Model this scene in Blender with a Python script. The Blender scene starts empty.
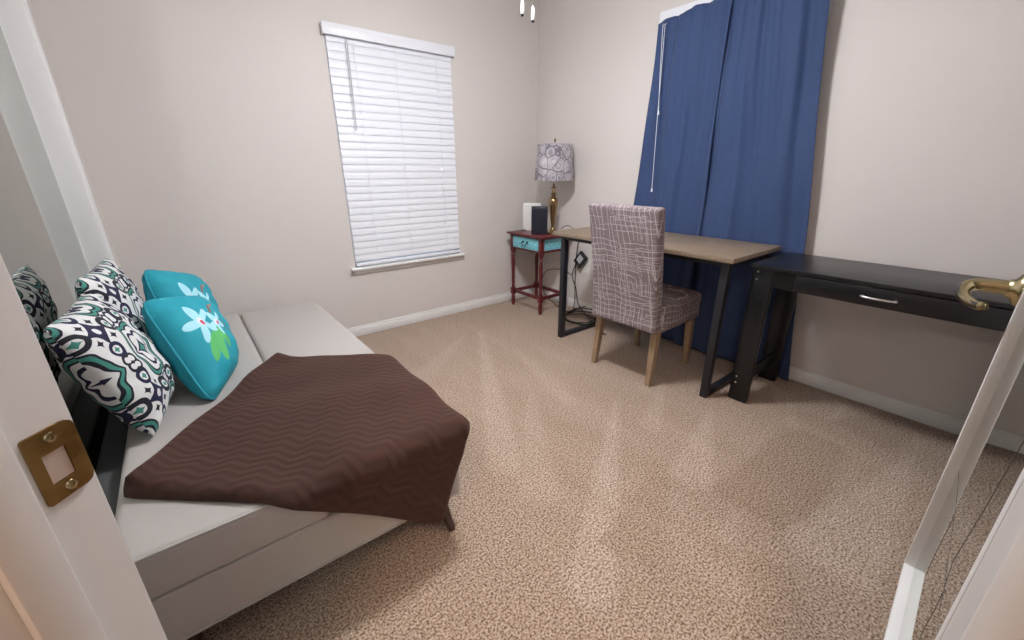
import bpy, bmesh, math, random
from mathutils import Vector, Matrix
from math import sin, cos, pi, radians, sqrt, hypot, atan2
random.seed(7)
scn = bpy.context.scene
C = scn.collection

# ---------------------------------------------------------------- camera
cam_d = bpy.data.cameras.new('camera'); cam = bpy.data.objects.new('camera', cam_d); C.objects.link(cam)
PITCH, YAW, ROLL, CAM_H = .3493, .6696, -.0042, 1.1672
F = Vector((sin(YAW)*cos(PITCH), cos(YAW)*cos(PITCH), -sin(PITCH)))
R = Vector((cos(YAW), -sin(YAW), 0)); U = R.cross(F)
R2 = R*cos(ROLL)+U*sin(ROLL); U2 = -R*sin(ROLL)+U*cos(ROLL)
m = Matrix((R2, U2, -F)).transposed().to_4x4(); m.translation = (0, 0, CAM_H)
cam.matrix_world = m
cam_d.sensor_fit = 'HORIZONTAL'; cam_d.sensor_width = 36; cam_d.lens = 36*410.27/1024
cam_d.clip_start = .02; cam_d.clip_end = 60
scn.camera = cam

# ---------------------------------------------------------------- world and exposure
w = bpy.data.worlds.new('sky'); scn.world = w; w.use_nodes = True
bg = w.node_tree.nodes['Background']; bg.inputs[0].default_value = (.62, .78, 1, 1); bg.inputs[1].default_value = .35
scn.view_settings.view_transform = 'Standard'; scn.view_settings.look = 'None'
scn.view_settings.gamma = 1; scn.view_settings.use_curve_mapping = False
scn.view_settings.exposure = 1.1
scn.cycles.sample_clamp_indirect = 0; scn.cycles.blur_glossy = 0
FAN_POWER = 92.0        # emission strength of the fan's opal bowl
HALL_POWER = 48.0       # emission strength of the hallway globe
FAN_COL = (.97, .97, 1, 1); HALL_COL = (1, .66, .45, 1)

# ---------------------------------------------------------------- node helper
def srgb(r, g, b):
    f = lambda c: (c/255/12.92 if c/255 <= .04045 else ((c/255+.055)/1.055)**2.4)
    return (f(r), f(g), f(b), 1)
class E:
    """tiny arithmetic on shader sockets"""
    nt = None
    def __init__(s, k): s.k = k
    @staticmethod
    def m(op, *a):
        n = E.nt.nodes.new('ShaderNodeMath'); n.operation = op
        for i, x in enumerate(a):
            x = x.k if isinstance(x, E) else x
            if isinstance(x, (int, float)): n.inputs[i].default_value = x
            else: E.nt.links.new(x, n.inputs[i])
        return E(n.outputs[0])
    def __add__(s, o): return E.m('ADD', s, o)
    __radd__ = __add__
    def __sub__(s, o): return E.m('SUBTRACT', s, o)
    def __rsub__(s, o): return E.m('SUBTRACT', o, s)
    def __mul__(s, o): return E.m('MULTIPLY', s, o)
    __rmul__ = __mul__
    def __truediv__(s, o): return E.m('DIVIDE', s, o)
    def __lt__(s, o): return E.m('LESS_THAN', s, o)
    def __gt__(s, o): return E.m('GREATER_THAN', s, o)
def mat(name, col=(.8, .8, .8, 1), rough=.6, metal=0., **kw):
    M = bpy.data.materials.new(name); M.use_nodes = True
    b = M.node_tree.nodes['Principled BSDF']
    b.inputs['Base Color'].default_value = col; b.inputs['Roughness'].default_value = rough; b.inputs['Metallic'].default_value = metal
    for k, v in kw.items(): b.inputs[k.replace('_', ' ')].default_value = v
    M['b'] = 1
    return M
def nodes(M):
    E.nt = M.node_tree
    return M.node_tree, M.node_tree.nodes, M.node_tree.links, M.node_tree.nodes['Principled BSDF']
def new(t, **kw):
    n = E.nt.nodes.new(t)
    for k, v in kw.items(): setattr(n, k, v)
    return n
def lk(a, b): E.nt.links.new(a.k if isinstance(a, E) else a, b)
def coord(kind='Object', scale=(1, 1, 1), rot=(0, 0, 0), loc=(0, 0, 0)):
    t = new('ShaderNodeTexCoord'); mp = new('ShaderNodeMapping')
    mp.inputs['Scale'].default_value = scale; mp.inputs['Rotation'].default_value = rot; mp.inputs['Location'].default_value = loc
    lk(t.outputs[kind], mp.inputs[0]); return mp.outputs[0]
def noise(vec, scale, detail=2, rough=.5, dist=0.):
    n = new('ShaderNodeTexNoise'); n.inputs['Scale'].default_value = scale; n.inputs['Detail'].default_value = detail
    n.inputs['Roughness'].default_value = rough; n.inputs['Distortion'].default_value = dist
    if vec is not None: lk(vec, n.inputs['Vector'])
    return n.outputs['Fac']
def ramp(fac, stops, interp='LINEAR'):
    n = new('ShaderNodeValToRGB'); cr = n.color_ramp; cr.interpolation = interp
    while len(cr.elements) < len(stops): cr.elements.new(.5)
    for e, (p, c) in zip(cr.elements, stops): e.position = p; e.color = c
    lk(fac, n.inputs[0]); return n.outputs[0]
def mix(fac, a, b, mode='MIX'):
    n = new('ShaderNodeMix', data_type='RGBA', blend_type=mode)
    for s, i in ((fac, 0), (a, 6), (b, 7)):
        if isinstance(s, E) or not isinstance(s, (tuple, float, int)): lk(s, n.inputs[i])
        else: n.inputs[i].default_value = s
    return n.outputs[2]
def bump(h, strength=.3, dist=.01):
    n = new('ShaderNodeBump'); n.inputs['Strength'].default_value = strength; n.inputs['Distance'].default_value = dist
    lk(h, n.inputs['Height']); lk(n.outputs[0], E.nt.nodes['Principled BSDF'].inputs['Normal'])
def sep(v):
    n = new('ShaderNodeSeparateXYZ'); lk(v, n.inputs[0]); return E(n.outputs[0]), E(n.outputs[1]), E(n.outputs[2])

# ---------------------------------------------------------------- materials
def paint(name, col, b=.05, rough=.6, sc=180):
    M = mat(name, col, rough); nodes(M); c = coord()
    h = noise(c, sc, 3); bump(h, b, .002)
    n2 = noise(c, 1.5, 2)
    k = mix(.06, col, ramp(n2, [(.3, (col[0]*.9, col[1]*.9, col[2]*.9, 1)), (.7, col)])); lk(k, E.nt.nodes['Principled BSDF'].inputs['Base Color'])
    return M
M_wall = paint('wall_paint', srgb(214, 208, 204), .12, .7)
M_ceil = paint('ceiling_paint', srgb(236, 234, 230), .2, .8, 90)
M_trim = paint('trim_paint', srgb(232, 232, 231), .02, .35)
M_blind = paint('blind_vinyl', srgb(234, 236, 242), .02, .4)
M_cord = mat('white_cord', srgb(235, 238, 242), .6)
M_cordgrey = mat('grey_wand', srgb(175, 178, 184), .3)
M_glass = mat('window_glass', (1, 1, 1, 1), .02, Transmission_Weight=1., IOR=1.45)
M_brass = mat('brass', srgb(178, 165, 128), .22, 1.); nodes(M_brass); bump(noise(coord(), 60, 2), .02, .002)
M_brassold = mat('antique_brass', srgb(150, 122, 76), .38, 1.); nodes(M_brassold)
lk(ramp(noise(coord(), 40, 4), [(.35, srgb(128, 100, 58)), (.6, srgb(160, 132, 84))]), E.nt.nodes['Principled BSDF'].inputs['Base Color'])
M_lampbrass = mat('lamp_brass', srgb(165, 140, 105), .25, 1.); nodes(M_lampbrass); bump(noise(coord(), 50, 2), .03, .002)
M_steel = mat('brushed_steel', srgb(205, 205, 205), .28, 1.); nodes(M_steel); bump(noise(coord(scale=(1, 30, 1)), 60, 2), .05, .001)
M_bmetal = mat('black_powder_metal', srgb(30, 31, 38), .45); nodes(M_bmetal); bump(noise(coord(), 500, 2), .1, .001)
M_blackwood = mat('black_laminate', srgb(26, 25, 28), .3); nodes(M_blackwood)
_c = coord(scale=(18, 1.2, 18)); _n = noise(_c, 8, 4, .6); lk(ramp(_n, [(.3, srgb(14, 13, 16)), (.7, srgb(24, 23, 27))]), E.nt.nodes['Principled BSDF'].inputs['Base Color']); bump(_n, .12, .001)
M_black = mat('black_plastic', srgb(22, 22, 24), .5)
M_navy = mat('navy_case', srgb(28, 32, 46), .35); nodes(M_navy); bump(noise(coord(), 300, 2), .08, .001)
M_white = mat('white_plastic', srgb(228, 228, 226), .35); nodes(M_white); bump(noise(coord(), 200, 2), .02, .001)
M_crack = mat('crack_line', srgb(96, 90, 82), .5)  # plain grey-brown of the hairline cracks in the mirror
CRACKS = (((.693, .56), (.60, .572), (.528, .579), (.45, .579), (.349, .583), (.264, .583), (.219, .573), (.154, .59)),
    ((.48, .579), (.482, .564), (.493, .487), (.487, .43)), ((.264, .583), (.262, .542), (.270, .495), (.255, .465)), ((.235, .861), (.265, .733), (.302, .612), (.268, .583)))
M_hole = mat('plate_recess', srgb(205, 190, 180), .7)
M_mirror = mat('mirror_glass', (.46, .48, .45, 1), .012, 1.)
M_leg = mat('dark_walnut_leg', srgb(66, 42, 34), .35)
M_red = mat('mahogany_paint', srgb(92, 30, 34), .33); nodes(M_red)
lk(ramp(noise(coord(scale=(6, 6, 1.5)), 14, 4), [(.3, srgb(78, 22, 27)), (.7, srgb(106, 37, 40))]), E.nt.nodes['Principled BSDF'].inputs['Base Color'])

def wood(name, a, b, c, scale, rough=.5, freq=7.):
    M = mat(name, a, rough); nodes(M); v = coord(scale=scale)
    n = noise(v, freq, 6, .6, .5); n2 = noise(v, freq*6, 3)
    k = mix(.35, ramp(n, [(.3, a), (.5, b), (.7, c)]), ramp(n2, [(.35, a), (.65, c)]))
    lk(k, E.nt.nodes['Principled BSDF'].inputs['Base Color']); bump(n2, .15, .001); return M
M_desk = wood('greyed_oak', srgb(112, 97, 80), srgb(132, 116, 98), srgb(150, 134, 115), (10, .8, 10), .45)
M_chairwood = wood('limed_oak', srgb(124, 102, 78), srgb(150, 127, 101), srgb(170, 147, 120), (14, 14, 1.4), .5)

# carpet: speckled loop pile with vacuum tracks (pile brushed one way or the other) and one painted wedge of light
M_carpet = mat('carpet_pile', rough=.95); nt_, nd, ls, B = nodes(M_carpet)
v = coord(); wob = noise(v, 90, 2)
va = new('ShaderNodeVectorMath', operation='ADD'); lk(v, va.inputs[0])
cx = new('ShaderNodeCombineXYZ'); lk(E(wob)*.012, cx.inputs[0]); lk(E(noise(coord(loc=(3, 1, 0)), 90, 2))*.012, cx.inputs[1]); lk(cx.outputs[0], va.inputs[1])
vo = new('ShaderNodeTexVoronoi'); vo.inputs['Scale'].default_value = 110; lk(va.outputs[0], vo.inputs['Vector'])
sp = noise(v, 150, 2, .6); sp2 = noise(coord(loc=(5, 2, 0)), 60, 3, .7)
base = ramp(sp, [(.35, srgb(60, 42, 30)), (.42, srgb(130, 106, 88)), (.50, srgb(166, 144, 126)), (.60, srgb(206, 190, 175))])
cellr = new('ShaderNodeSeparateColor'); lk(vo.outputs['Color'], cellr.inputs[0])
base = mix(E(cellr.outputs[0])*.15, base, srgb(160, 138, 120))
base = mix(E.m('MULTIPLY_ADD', E(sp2), 1.6, -.62), mix(.25, base, srgb(120, 96, 76)), mix(.22, base, srgb(214, 196, 180)))
at = new('ShaderNodeAttribute', attribute_name='nap_and_light')
nap_and_light = E(at.outputs['Fac'])
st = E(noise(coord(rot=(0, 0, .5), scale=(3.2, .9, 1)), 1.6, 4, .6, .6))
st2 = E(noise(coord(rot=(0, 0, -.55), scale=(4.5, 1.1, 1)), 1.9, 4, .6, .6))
tone = (st-.5)*.40 + (st2-.5)*.35 + (nap_and_light-.5)*.62
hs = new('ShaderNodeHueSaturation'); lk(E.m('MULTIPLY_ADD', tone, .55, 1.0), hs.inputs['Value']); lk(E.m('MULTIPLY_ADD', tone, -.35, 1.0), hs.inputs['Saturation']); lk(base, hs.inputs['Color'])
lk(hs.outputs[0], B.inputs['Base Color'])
B.inputs['Sheen Weight'].default_value = .25
B.inputs['Specular IOR Level'].default_value = .1
bump(sp, .25, .005)

# leatherette of the sofa bed
M_sofa = mat('grey_leatherette', srgb(178, 173, 169), .5); nodes(M_sofa)
bump(noise(coord(), 420, 3), .12, .001)
M_raildark = mat('charcoal_cloth', srgb(72, 74, 76), .8)
M_sofadark = mat('dark_underlining', srgb(45, 42, 42), .8)

# blue curtain
M_curt = mat('navy_curtain', srgb(48, 70, 122), .75); nt_, nd, ls, B = nodes(M_curt)
wv = noise(coord(scale=(60, 60, 6)), 14, 2)
lk(ramp(wv, [(.3, srgb(38, 59, 101)), (.7, srgb(48, 71, 113))]), B.inputs['Base Color']); B.inputs['Sheen Weight'].default_value = .15
bump(wv, .1, .001)

# brown plush blanket with zigzag ribs (UV in metres)
M_blank = mat('brown_plush', srgb(74, 46, 36), .95); nt_, nd, ls, B = nodes(M_blank)
t = new('ShaderNodeTexCoord'); x, y, z = sep(t.outputs['UV'])
ca, sa = cos(-.60), sin(-.60)
a_ = x*ca + y*sa; b_ = y*ca - x*sa
b_ = b_ + (E(noise(t.outputs['UV'], 5, 2))-.5)*.03
tri = E.m('PINGPONG', a_, .050)
rib = E.m('SINE', (b_ + tri*.5)*(2*pi/.030))
fz = E(noise(coord('UV'), 260, 3, .7))
lk(ramp(rib*.07 + fz*.55 + .18, [(.2, srgb(44, 26, 21)), (.6, srgb(72, 44, 35)), (.85, srgb(100, 66, 52))]), B.inputs['Base Color'])
B.inputs['Sheen Weight'].default_value = .15; B.inputs['Sheen Roughness'].default_value = .5; B.inputs['Sheen Tint'].default_value = srgb(150, 110, 90)
bump(rib*.4 + fz*.35, .5, .006)

# chair slipcover: grey mauve with sketchy pale crossing strokes
M_slip = mat('slipcover_print', srgb(124, 110, 114), .85); nt_, nd, ls, B = nodes(M_slip)
t = new('ShaderNodeTexCoord'); x, y, z = sep(t.outputs['Object'])
def strokes(p, q, n, seed, wdt, lo):
    wb = (E(noise(coord(loc=(seed, 0, 0)), 3.5, 2))-.5)*.075 + (E(noise(coord(loc=(seed, 7, 0)), 18, 2))-.5)*.008
    s = (p + wb)*n
    r_ = E.m('FRACT', s); d = E.m('ABSOLUTE', r_-.5)
    cell = E.m('FLOOR', s)
    wn = new('ShaderNodeTexWhiteNoise', noise_dimensions='1D'); lk(cell + seed*3.1, wn.inputs['W'])
    g = E(noise(coord(loc=(seed*2, 3, 1), scale=(1, 1, 1)), 9, 2)) + (E(wn.outputs[0])-.5)*.35
    return (d < wdt) * (g > lo)
hp = x*.9 + y
L = E.m('MAXIMUM', strokes(hp, z, 34, 1., .060, .46), strokes(z, hp, 34, 5., .060, .45))
L = E.m('MAXIMUM', L, strokes(hp, z, 75, 9., .10, .56))
L = E.m('MAXIMUM', L, strokes(z, hp, 80, 13., .10, .56))
fb = noise(coord(), 240, 3)
k = mix(L*.62, ramp(fb, [(.35, srgb(112, 98, 103)), (.65, srgb(134, 120, 124))]), srgb(206, 200, 204))
lk(k, B.inputs['Base Color']); bump(E(fb), .2, .001)

# lampshade: silvery print of big overlapping leaves
M_shade = mat('shade_print', srgb(176, 170, 178), .6); nt_, nd, ls, B = nodes(M_shade)
vo = new('ShaderNodeTexVoronoi', feature='DISTANCE_TO_EDGE'); vo.inputs['Scale'].default_value = 13; lk(coord(scale=(1, 1, .8)), vo.inputs['Vector'])
vc = new('ShaderNodeTexVoronoi'); vc.inputs['Scale'].default_value = 13; lk(coord(scale=(1, 1, .8)), vc.inputs['Vector'])
ribs = E.m('SINE', E(vc.outputs['Distance'])*46 + E(noise(coord(), 14, 2))*8)
k = mix(.35, ramp(noise(coord(), 11, 3), [(.35, srgb(128, 122, 130)), (.55, srgb(172, 167, 172)), (.7, srgb(222, 220, 222))]), ramp(ribs*.5+.5, [(.2, srgb(118, 110, 124)), (.6, srgb(214, 210, 216))]))
k = mix(E(vo.outputs['Distance']) < .035, k, srgb(112, 104, 114))
lk(k, B.inputs['Base Color']); B.inputs['Transmission Weight'].default_value = 0

# teal drawer panels with white tracery
M_teal = mat('aqua_panel', srgb(110, 190, 205), .5); nt_, nd, ls, B = nodes(M_teal)
x, y, z = sep(coord())
r1 = E.m('ABSOLUTE', E.m('SINE', (x+y)*58) * E.m('SINE', z*62) )
k = mix(E.m('ABSOLUTE', r1-.42) < .09, srgb(108, 190, 206), srgb(176, 222, 230)); lk(k, B.inputs['Base Color'])

# patterned cushion (UV 0..1 over the face)
M_ikat = mat('scroll_print', rough=.8); nt_, nd, ls, B = nodes(M_ikat)
t = new('ShaderNodeTexCoord'); u, v2, _ = sep(t.outputs['UV'])
wx = (E(noise(t.outputs['UV'], 6, 2))-.5)*.02
T = 3.4
def fold(e, off): return E.m('PINGPONG', e*T + off, 1.0)
px, py = fold(u + wx, .35), fold(v2 + wx, .2)           # mirrored tile, 0..1
def rad(ax, ay, p=None):
    dx = E.m('ABSOLUTE', px-ax); dy = E.m('ABSOLUTE', py-ay)
    if p is None: return E.m('SQRT', dx*dx+dy*dy)
    return E.m('POWER', E.m('POWER', dx, p)+E.m('POWER', dy, p), 1/p)
white, navy, teal, black = srgb(226, 226, 226), srgb(26, 26, 62), srgb(66, 140, 128), srgb(24, 26, 40)
def band(d, a, b): return (d > a) * (d < b)
ang = E.m('ARCTAN2', py-.0, px-.0)
d0 = rad(0, 0); wob = E.m('SINE', ang*4.)*.10
col = mix(band(d0 + wob, .56, .74), white, black)
col = mix(band(d0 + wob, .61, .69), col, teal)
col = mix(band(d0 + wob, .34, .43), col, navy)
col = mix(band(rad(0, 0, .55), .0, .33), col, navy)
col = mix(band(rad(0, 0, .55), .0, .19), col, teal)
col = mix(band(rad(1, 1, .6), .0, .50), col, navy)
col = mix(band(rad(1, 1), .0, .10), col, white)
col = mix(band(rad(1, .42), .12, .22), col, navy)
col = mix(band(rad(1, .42, .6), .0, .12), col, teal)
col = mix(band(rad(.42, 1), .12, .24), col, black)
col = mix(band(rad(.42, 1, .6), .0, .12), col, teal)
col = mix(band(rad(.74, .74, .6), .0, .13), col, black)
col = mix(band(rad(.12, .95), .09, .15), col, navy)
col = mix(band(rad(.93, .10), .08, .15), col, black)
lk(col, B.inputs['Base Color']); bump(noise(coord(), 300, 2), .1, .001)

# teal cushion with embroidered orchids
M_tealc = mat('teal_cotton', rough=.75); nt_, nd, ls, B = nodes(M_tealc)
t = new('ShaderNodeTexCoord'); u, v2, _ = sep(t.outputs['UV'])
tealc = srgb(30, 158, 176)
def leafy(cu, cv, rot, a, b):                          # ellipse mask
    dx, dy = u-cu, v2-cv
    p = dx*(cos(rot)/a) + dy*(sin(rot)/a); q = dy*(cos(rot)/b) - dx*(sin(rot)/b)
    return (p*p + q*q) < 1.0
col = mix(E(noise(t.outputs['UV'], 3, 2))*.3, tealc, srgb(22, 140, 160))
for a in ((.26, .36, .9, .15, .065), (.36, .32, 1.5, .14, .06), (.48, .38, 2.0, .13, .055), (.34, .40, .3, .14, .06)):
    col = mix(leafy(*a), col, srgb(90, 185, 105))
for s in range(5):
    for cu, cv, k in ((.27, .60, 1.), (.50, .54, .72)):
        an = s*2*pi/5 + .3 + cu
        col = mix(leafy(cu + .10*k*cos(an), cv + .10*k*sin(an), an, .105*k, .043*k), col, srgb(170, 225, 238))
for cu, cv, k in ((.27, .60, 1.), (.50, .54, .72)):
    col = mix(leafy(cu, cv, .4, .035*k, .05*k), col, srgb(232, 232, 238)); col = mix(leafy(cu+.01, cv-.01, .4, .022*k, .03*k), col, srgb(205, 60, 95))
col = mix(leafy(.54, .70, .8, .08, .014), col, srgb(150, 95, 70)); col = mix(leafy(.70, .36, 1.9, .26, .010), col, srgb(95, 120, 110))
col = mix(leafy(.64, .74, .3, .05, .014), col, srgb(200, 120, 90))
lk(col, B.inputs['Base Color']); bump(noise(coord(), 260, 2), .12, .001)

M_opal = mat('opal_glass', (1, 1, 1, 1), .4); B = M_opal.node_tree.nodes['Principled BSDF']
B.inputs['Emission Color'].default_value = FAN_COL; B.inputs['Emission Strength'].default_value = FAN_POWER
M_hallbulb = mat('hall_globe_glass', (1, 1, 1, 1), .4); B = M_hallbulb.node_tree.nodes['Principled BSDF']
B.inputs['Emission Color'].default_value = HALL_COL; B.inputs['Emission Strength'].default_value = HALL_POWER

# ---------------------------------------------------------------- mesh helpers
def obj(name, bm, m, parent=None, smooth=False, loc=None):
    me = bpy.data.meshes.new(name); bmesh.ops.recalc_face_normals(bm, faces=bm.faces[:]); bm.to_mesh(me); bm.free()
    o = bpy.data.objects.new(name, me); C.objects.link(o)
    for mm in (m if isinstance(m, (list, tuple)) else [m]): me.materials.append(mm)
    if smooth:
        for p in me.polygons: p.use_smooth = True
        if smooth != 'all':
            try: me.set_sharp_from_angle(angle=radians(40))
            except Exception: pass
    if parent: o.parent = parent
    if loc is not None: o.location = loc
    return o
def thing(name, label, cat, loc=(0, 0, 0), rz=0, group=None):
    o = bpy.data.objects.new(name, None); C.objects.link(o); o.empty_display_size = .1
    o.location = loc; o.rotation_euler = (0, 0, rz); tag(o, label, cat, group); return o
def tag(o, label, cat, group=None):
    o['label'] = label; o['category'] = cat
    if group: o['group'] = group
    return o
def struct(o, label=None, cat=None):
    o['kind'] = 'structure'
    if label: o['label'] = label
    if cat: o['category'] = cat
    return o
def BM(): return bmesh.new()
def box(bm, x0, x1, y0, y1, z0, z1, bev=0., seg=2, M=None):
    r = bmesh.ops.create_cube(bm, size=1); vs = r['verts']
    for v in vs: v.co = Vector(((x0+x1)/2 + v.co.x*(x1-x0), (y0+y1)/2 + v.co.y*(y1-y0), (z0+z1)/2 + v.co.z*(z1-z0)))
    if bev:
        es = list({e for v in vs for e in v.link_edges})
        g = bmesh.ops.bevel(bm, geom=es, offset=bev, segments=seg, profile=.5, affect='EDGES'); vs = list({v for f in g['faces'] for v in f.verts} | {v for v in vs if v.is_valid})
    if M is not None: bmesh.ops.transform(bm, matrix=M, verts=vs)
    return vs
def tube(bm, pts, r, seg=10, cap=True, closed=False):
    pts = [Vector(p) for p in pts]; n = len(pts); rings = []
    rr = r if isinstance(r, (list, tuple)) else [r]*n
    up = None
    for i, p in enumerate(pts):
        a = pts[i-1] if i else (pts[-1] if closed else p); b = pts[(i+1) % n] if (i < n-1 or closed) else p
        d = (b-a).normalized()
        if up is None: up = Vector((0, 0, 1)) if abs(d.z) < .9 else Vector((1, 0, 0))
        s = d.cross(up).normalized(); up = s.cross(d).normalized()
        rings.append([bm.verts.new(p + (s*cos(2*pi*k/seg) + up*sin(2*pi*k/seg))*rr[i]) for k in range(seg)])
    for i in range(n-1 + (1 if closed else 0)):
        A, Bq = rings[i], rings[(i+1) % n]
        for k in range(seg): bm.faces.new((A[k], A[(k+1) % seg], Bq[(k+1) % seg], Bq[k]))
    if cap and not closed: bm.faces.new(rings[0][::-1]); bm.faces.new(rings[-1])
def lathe(bm, prof, seg=32, c=(0, 0, 0), cap=True):
    rings = []
    for r, z in prof: rings.append([bm.verts.new((c[0]+r*cos(2*pi*k/seg), c[1]+r*sin(2*pi*k/seg), c[2]+z)) for k in range(seg)])
    for A, Bq in zip(rings, rings[1:]):
        for k in range(seg): bm.faces.new((A[k], A[(k+1) % seg], Bq[(k+1) % seg], Bq[k]))
    if cap: bm.faces.new(rings[0][::-1]); bm.faces.new(rings[-1])
def smoothpts(P, n=8):
    P = [Vector(p) for p in P]; out = []
    for i in range(len(P)-1):
        a = P[max(i-1, 0)]; b = P[i]; c = P[i+1]; d = P[min(i+2, len(P)-1)]
        for k in range(n):
            t = k/n; out.append(.5*((2*b)+(c-a)*t+(2*a-5*b+4*c-d)*t*t+(3*b-a-3*c+d)*t**3))
    out.append(P[-1]); return out
def sq_leg(bm, secs):
    """square section post through (x, y, z, half_x, half_y) sections"""
    prev = None
    for x, y, z, hx, hy in secs:
        q = [bm.verts.new((x+sx*hx, y+sy*hy, z)) for sx, sy in ((-1, -1), (1, -1), (1, 1), (-1, 1))]
        if prev is None: bm.faces.new(q[::-1])
        else:
            for k in range(4): bm.faces.new((prev[k], prev[(k+1) % 4], q[(k+1) % 4], q[k]))
        prev = q
    bm.faces.new(prev)

# ---------------------------------------------------------------- the room shell
XW, XE, YN, YS, CH = -.297, 2.637, 2.966, -.145, 2.44
ANG = radians(41); u_ = Vector((cos(ANG), -sin(ANG), 0)); n_ = Vector((sin(ANG), cos(ANG), 0))
S = Vector((-.107, .468, 0)); OPEN = .784
H = S + u_*OPEN
# floor with vacuum tracks and the painted light wedge in one attribute
TR = [  # (centre line start, end, half width start, half width end, value): vacuum wedges, darker patches, and a bright wedge painting light off the door mirror
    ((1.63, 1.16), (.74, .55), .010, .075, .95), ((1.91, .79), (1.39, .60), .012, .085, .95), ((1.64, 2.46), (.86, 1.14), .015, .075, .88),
    ((1.62, 2.02), (1.44, 1.32), .02, .05, .75), ((2.05, .37), (1.44, .37), .12, .15, .08), ((2.27, .07), (1.42, .13), .008, .125, .95),  # last wedge here: light thrown by the door mirror, painted into the carpet tone
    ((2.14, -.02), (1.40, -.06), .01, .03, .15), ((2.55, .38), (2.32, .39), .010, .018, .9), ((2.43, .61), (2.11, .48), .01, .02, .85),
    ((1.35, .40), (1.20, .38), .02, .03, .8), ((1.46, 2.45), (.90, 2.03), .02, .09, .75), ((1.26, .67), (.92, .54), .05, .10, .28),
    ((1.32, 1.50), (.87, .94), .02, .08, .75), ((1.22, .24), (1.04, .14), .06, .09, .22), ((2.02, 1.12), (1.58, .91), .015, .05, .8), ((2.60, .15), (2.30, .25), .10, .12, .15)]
def nap_light_val(x, y):
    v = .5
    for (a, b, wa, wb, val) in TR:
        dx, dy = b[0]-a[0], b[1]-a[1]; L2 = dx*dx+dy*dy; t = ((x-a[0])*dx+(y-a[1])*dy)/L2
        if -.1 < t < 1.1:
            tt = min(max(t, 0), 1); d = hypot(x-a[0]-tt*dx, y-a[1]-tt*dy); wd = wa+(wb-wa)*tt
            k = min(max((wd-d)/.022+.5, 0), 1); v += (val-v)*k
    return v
bm = BM(); NX, NY = 176, 190
x0, x1, y0, y1 = -2.1, 3.0, -2.0, 3.2
g = [[bm.verts.new((x0+(x1-x0)*i/NX, y0+(y1-y0)*j/NY, 0)) for i in range(NX+1)] for j in range(NY+1)]
for j in range(NY):
    for i in range(NX): bm.faces.new((g[j][i], g[j][i+1], g[j+1][i+1], g[j+1][i]))
box(bm, x0, x1, y0, y1, -.12, -.01)
fl = obj('floor', bm, M_carpet); struct(fl, 'speckled beige cut pile carpet with vacuum tracks and a painted wedge of light', 'carpet floor')
at = fl.data.attributes.new('nap_and_light', 'FLOAT', 'POINT')
for i, vv in enumerate(fl.data.vertices): at.data[i].value = nap_light_val(vv.co.x, vv.co.y)
bm = BM(); box(bm, x0, x1, y0, y1, CH, CH+.1); struct(obj('ceiling', bm, M_ceil))

def wall_with_hole(bm, axis, p0, p1, a0, a1, z0, z1, h0, h1, hz0, hz1):
    def bx(a, b, c, d):
        if axis == 'y': box(bm, a, b, p0, p1, c, d)
        else: box(bm, p0, p1, a, b, c, d)
    bx(a0, h0, z0, z1); bx(h1, a1, z0, z1); bx(h0, h1, z0, hz0); bx(h0, h1, hz1, z1)
WN = (.92, 1.787, .517, 1.99)      # window in the far wall (x0, x1, z0, z1)
WE = (.90, 1.76, .53, 2.05)      # window behind the curtain (y0, y1, z0, z1)
bm = BM(); wall_with_hole(bm, 'y', YN, YN+.14, XW-.25, XE+.14, 0, CH, *WN); struct(obj('wall_back', bm, M_wall))
bm = BM(); wall_with_hole(bm, 'x', XE, XE+.14, YS-.1, YN, 0, CH, *WE); struct(obj('wall_right', bm, M_wall))
# left wall with the closet opening
CY0, CY1, CZ = .70, 2.68, 2.06; XM = -.373
bm = BM(); box(bm, XW-.25, XW, CY1, YN, 0, CH); box(bm, XW-.25, XW, .2, CY1, CZ, CH); box(bm, XW-.25, XM-.03, .1, CY1, 0, CZ); struct(obj('wall_left', bm, M_wall))
# near wall behind the open door, and the angled wall with the doorway
bm = BM(); box(bm, .56, XE, YS-.12, YS, 0, CH); struct(obj('wall_front', bm, M_wall))
MD = Matrix.Translation(S) @ Matrix(((u_.x, n_.x, 0, 0), (u_.y, n_.y, 0, 0), (0, 0, 1, 0), (0, 0, 0, 1)))   # local x along wall, y into room
CAS = .014
bm = BM()
box(bm, -.36, -.022, -.115-CAS, -CAS, 0, CH, M=MD); box(bm, OPEN+.022, OPEN+.12, -.115-CAS, -CAS, 0, CH, M=MD); box(bm, -.022, OPEN+.022, -.115-CAS, -CAS, 2.06, CH, M=MD)
struct(obj('wall_entry', bm, M_wall))
# hallway behind the camera
bm = BM(); box(bm, -2.1, -2.0, -2.0, 1.6, 0, CH); struct(obj('wall_hall_left', bm, M_wall))
bm = BM(); box(bm, -2.0, 1.6, -2.0, -1.9, 0, CH); struct(obj('wall_hall_back', bm, M_wall))
bm = BM(); box(bm, 1.5, 1.6, -1.9, YS-.12, 0, CH); struct(obj('wall_hall_right', bm, M_wall))
bm = BM(); box(bm, -2.0, XW-.25, 1.5, 1.6, 0, CH); struct(obj('wall_hall_far', bm, M_wall))
# baseboards
def base(name, pts_boxes):
    bm = BM()
    for b in pts_boxes: box(bm, *b, bev=.004, seg=2)
    struct(obj(name, bm, M_trim, smooth=True))
base('baseboard_back', [(XW, XE-.013, YN-.013, YN, 0, .062), (XW, XE-.013, YN-.009, YN, .055, .078)])
base('baseboard_right', [(XE-.013, XE, YS, YN, 0, .062), (XE-.009, XE, YS, YN, .055, .078)])
base('baseboard_front', [(1.35, XE-.013, YS, YS+.013, 0, .078)])
base('baseboard_left', [(XW, XW+.013, CY1+.06, YN-.013, 0, .078)])
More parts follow.
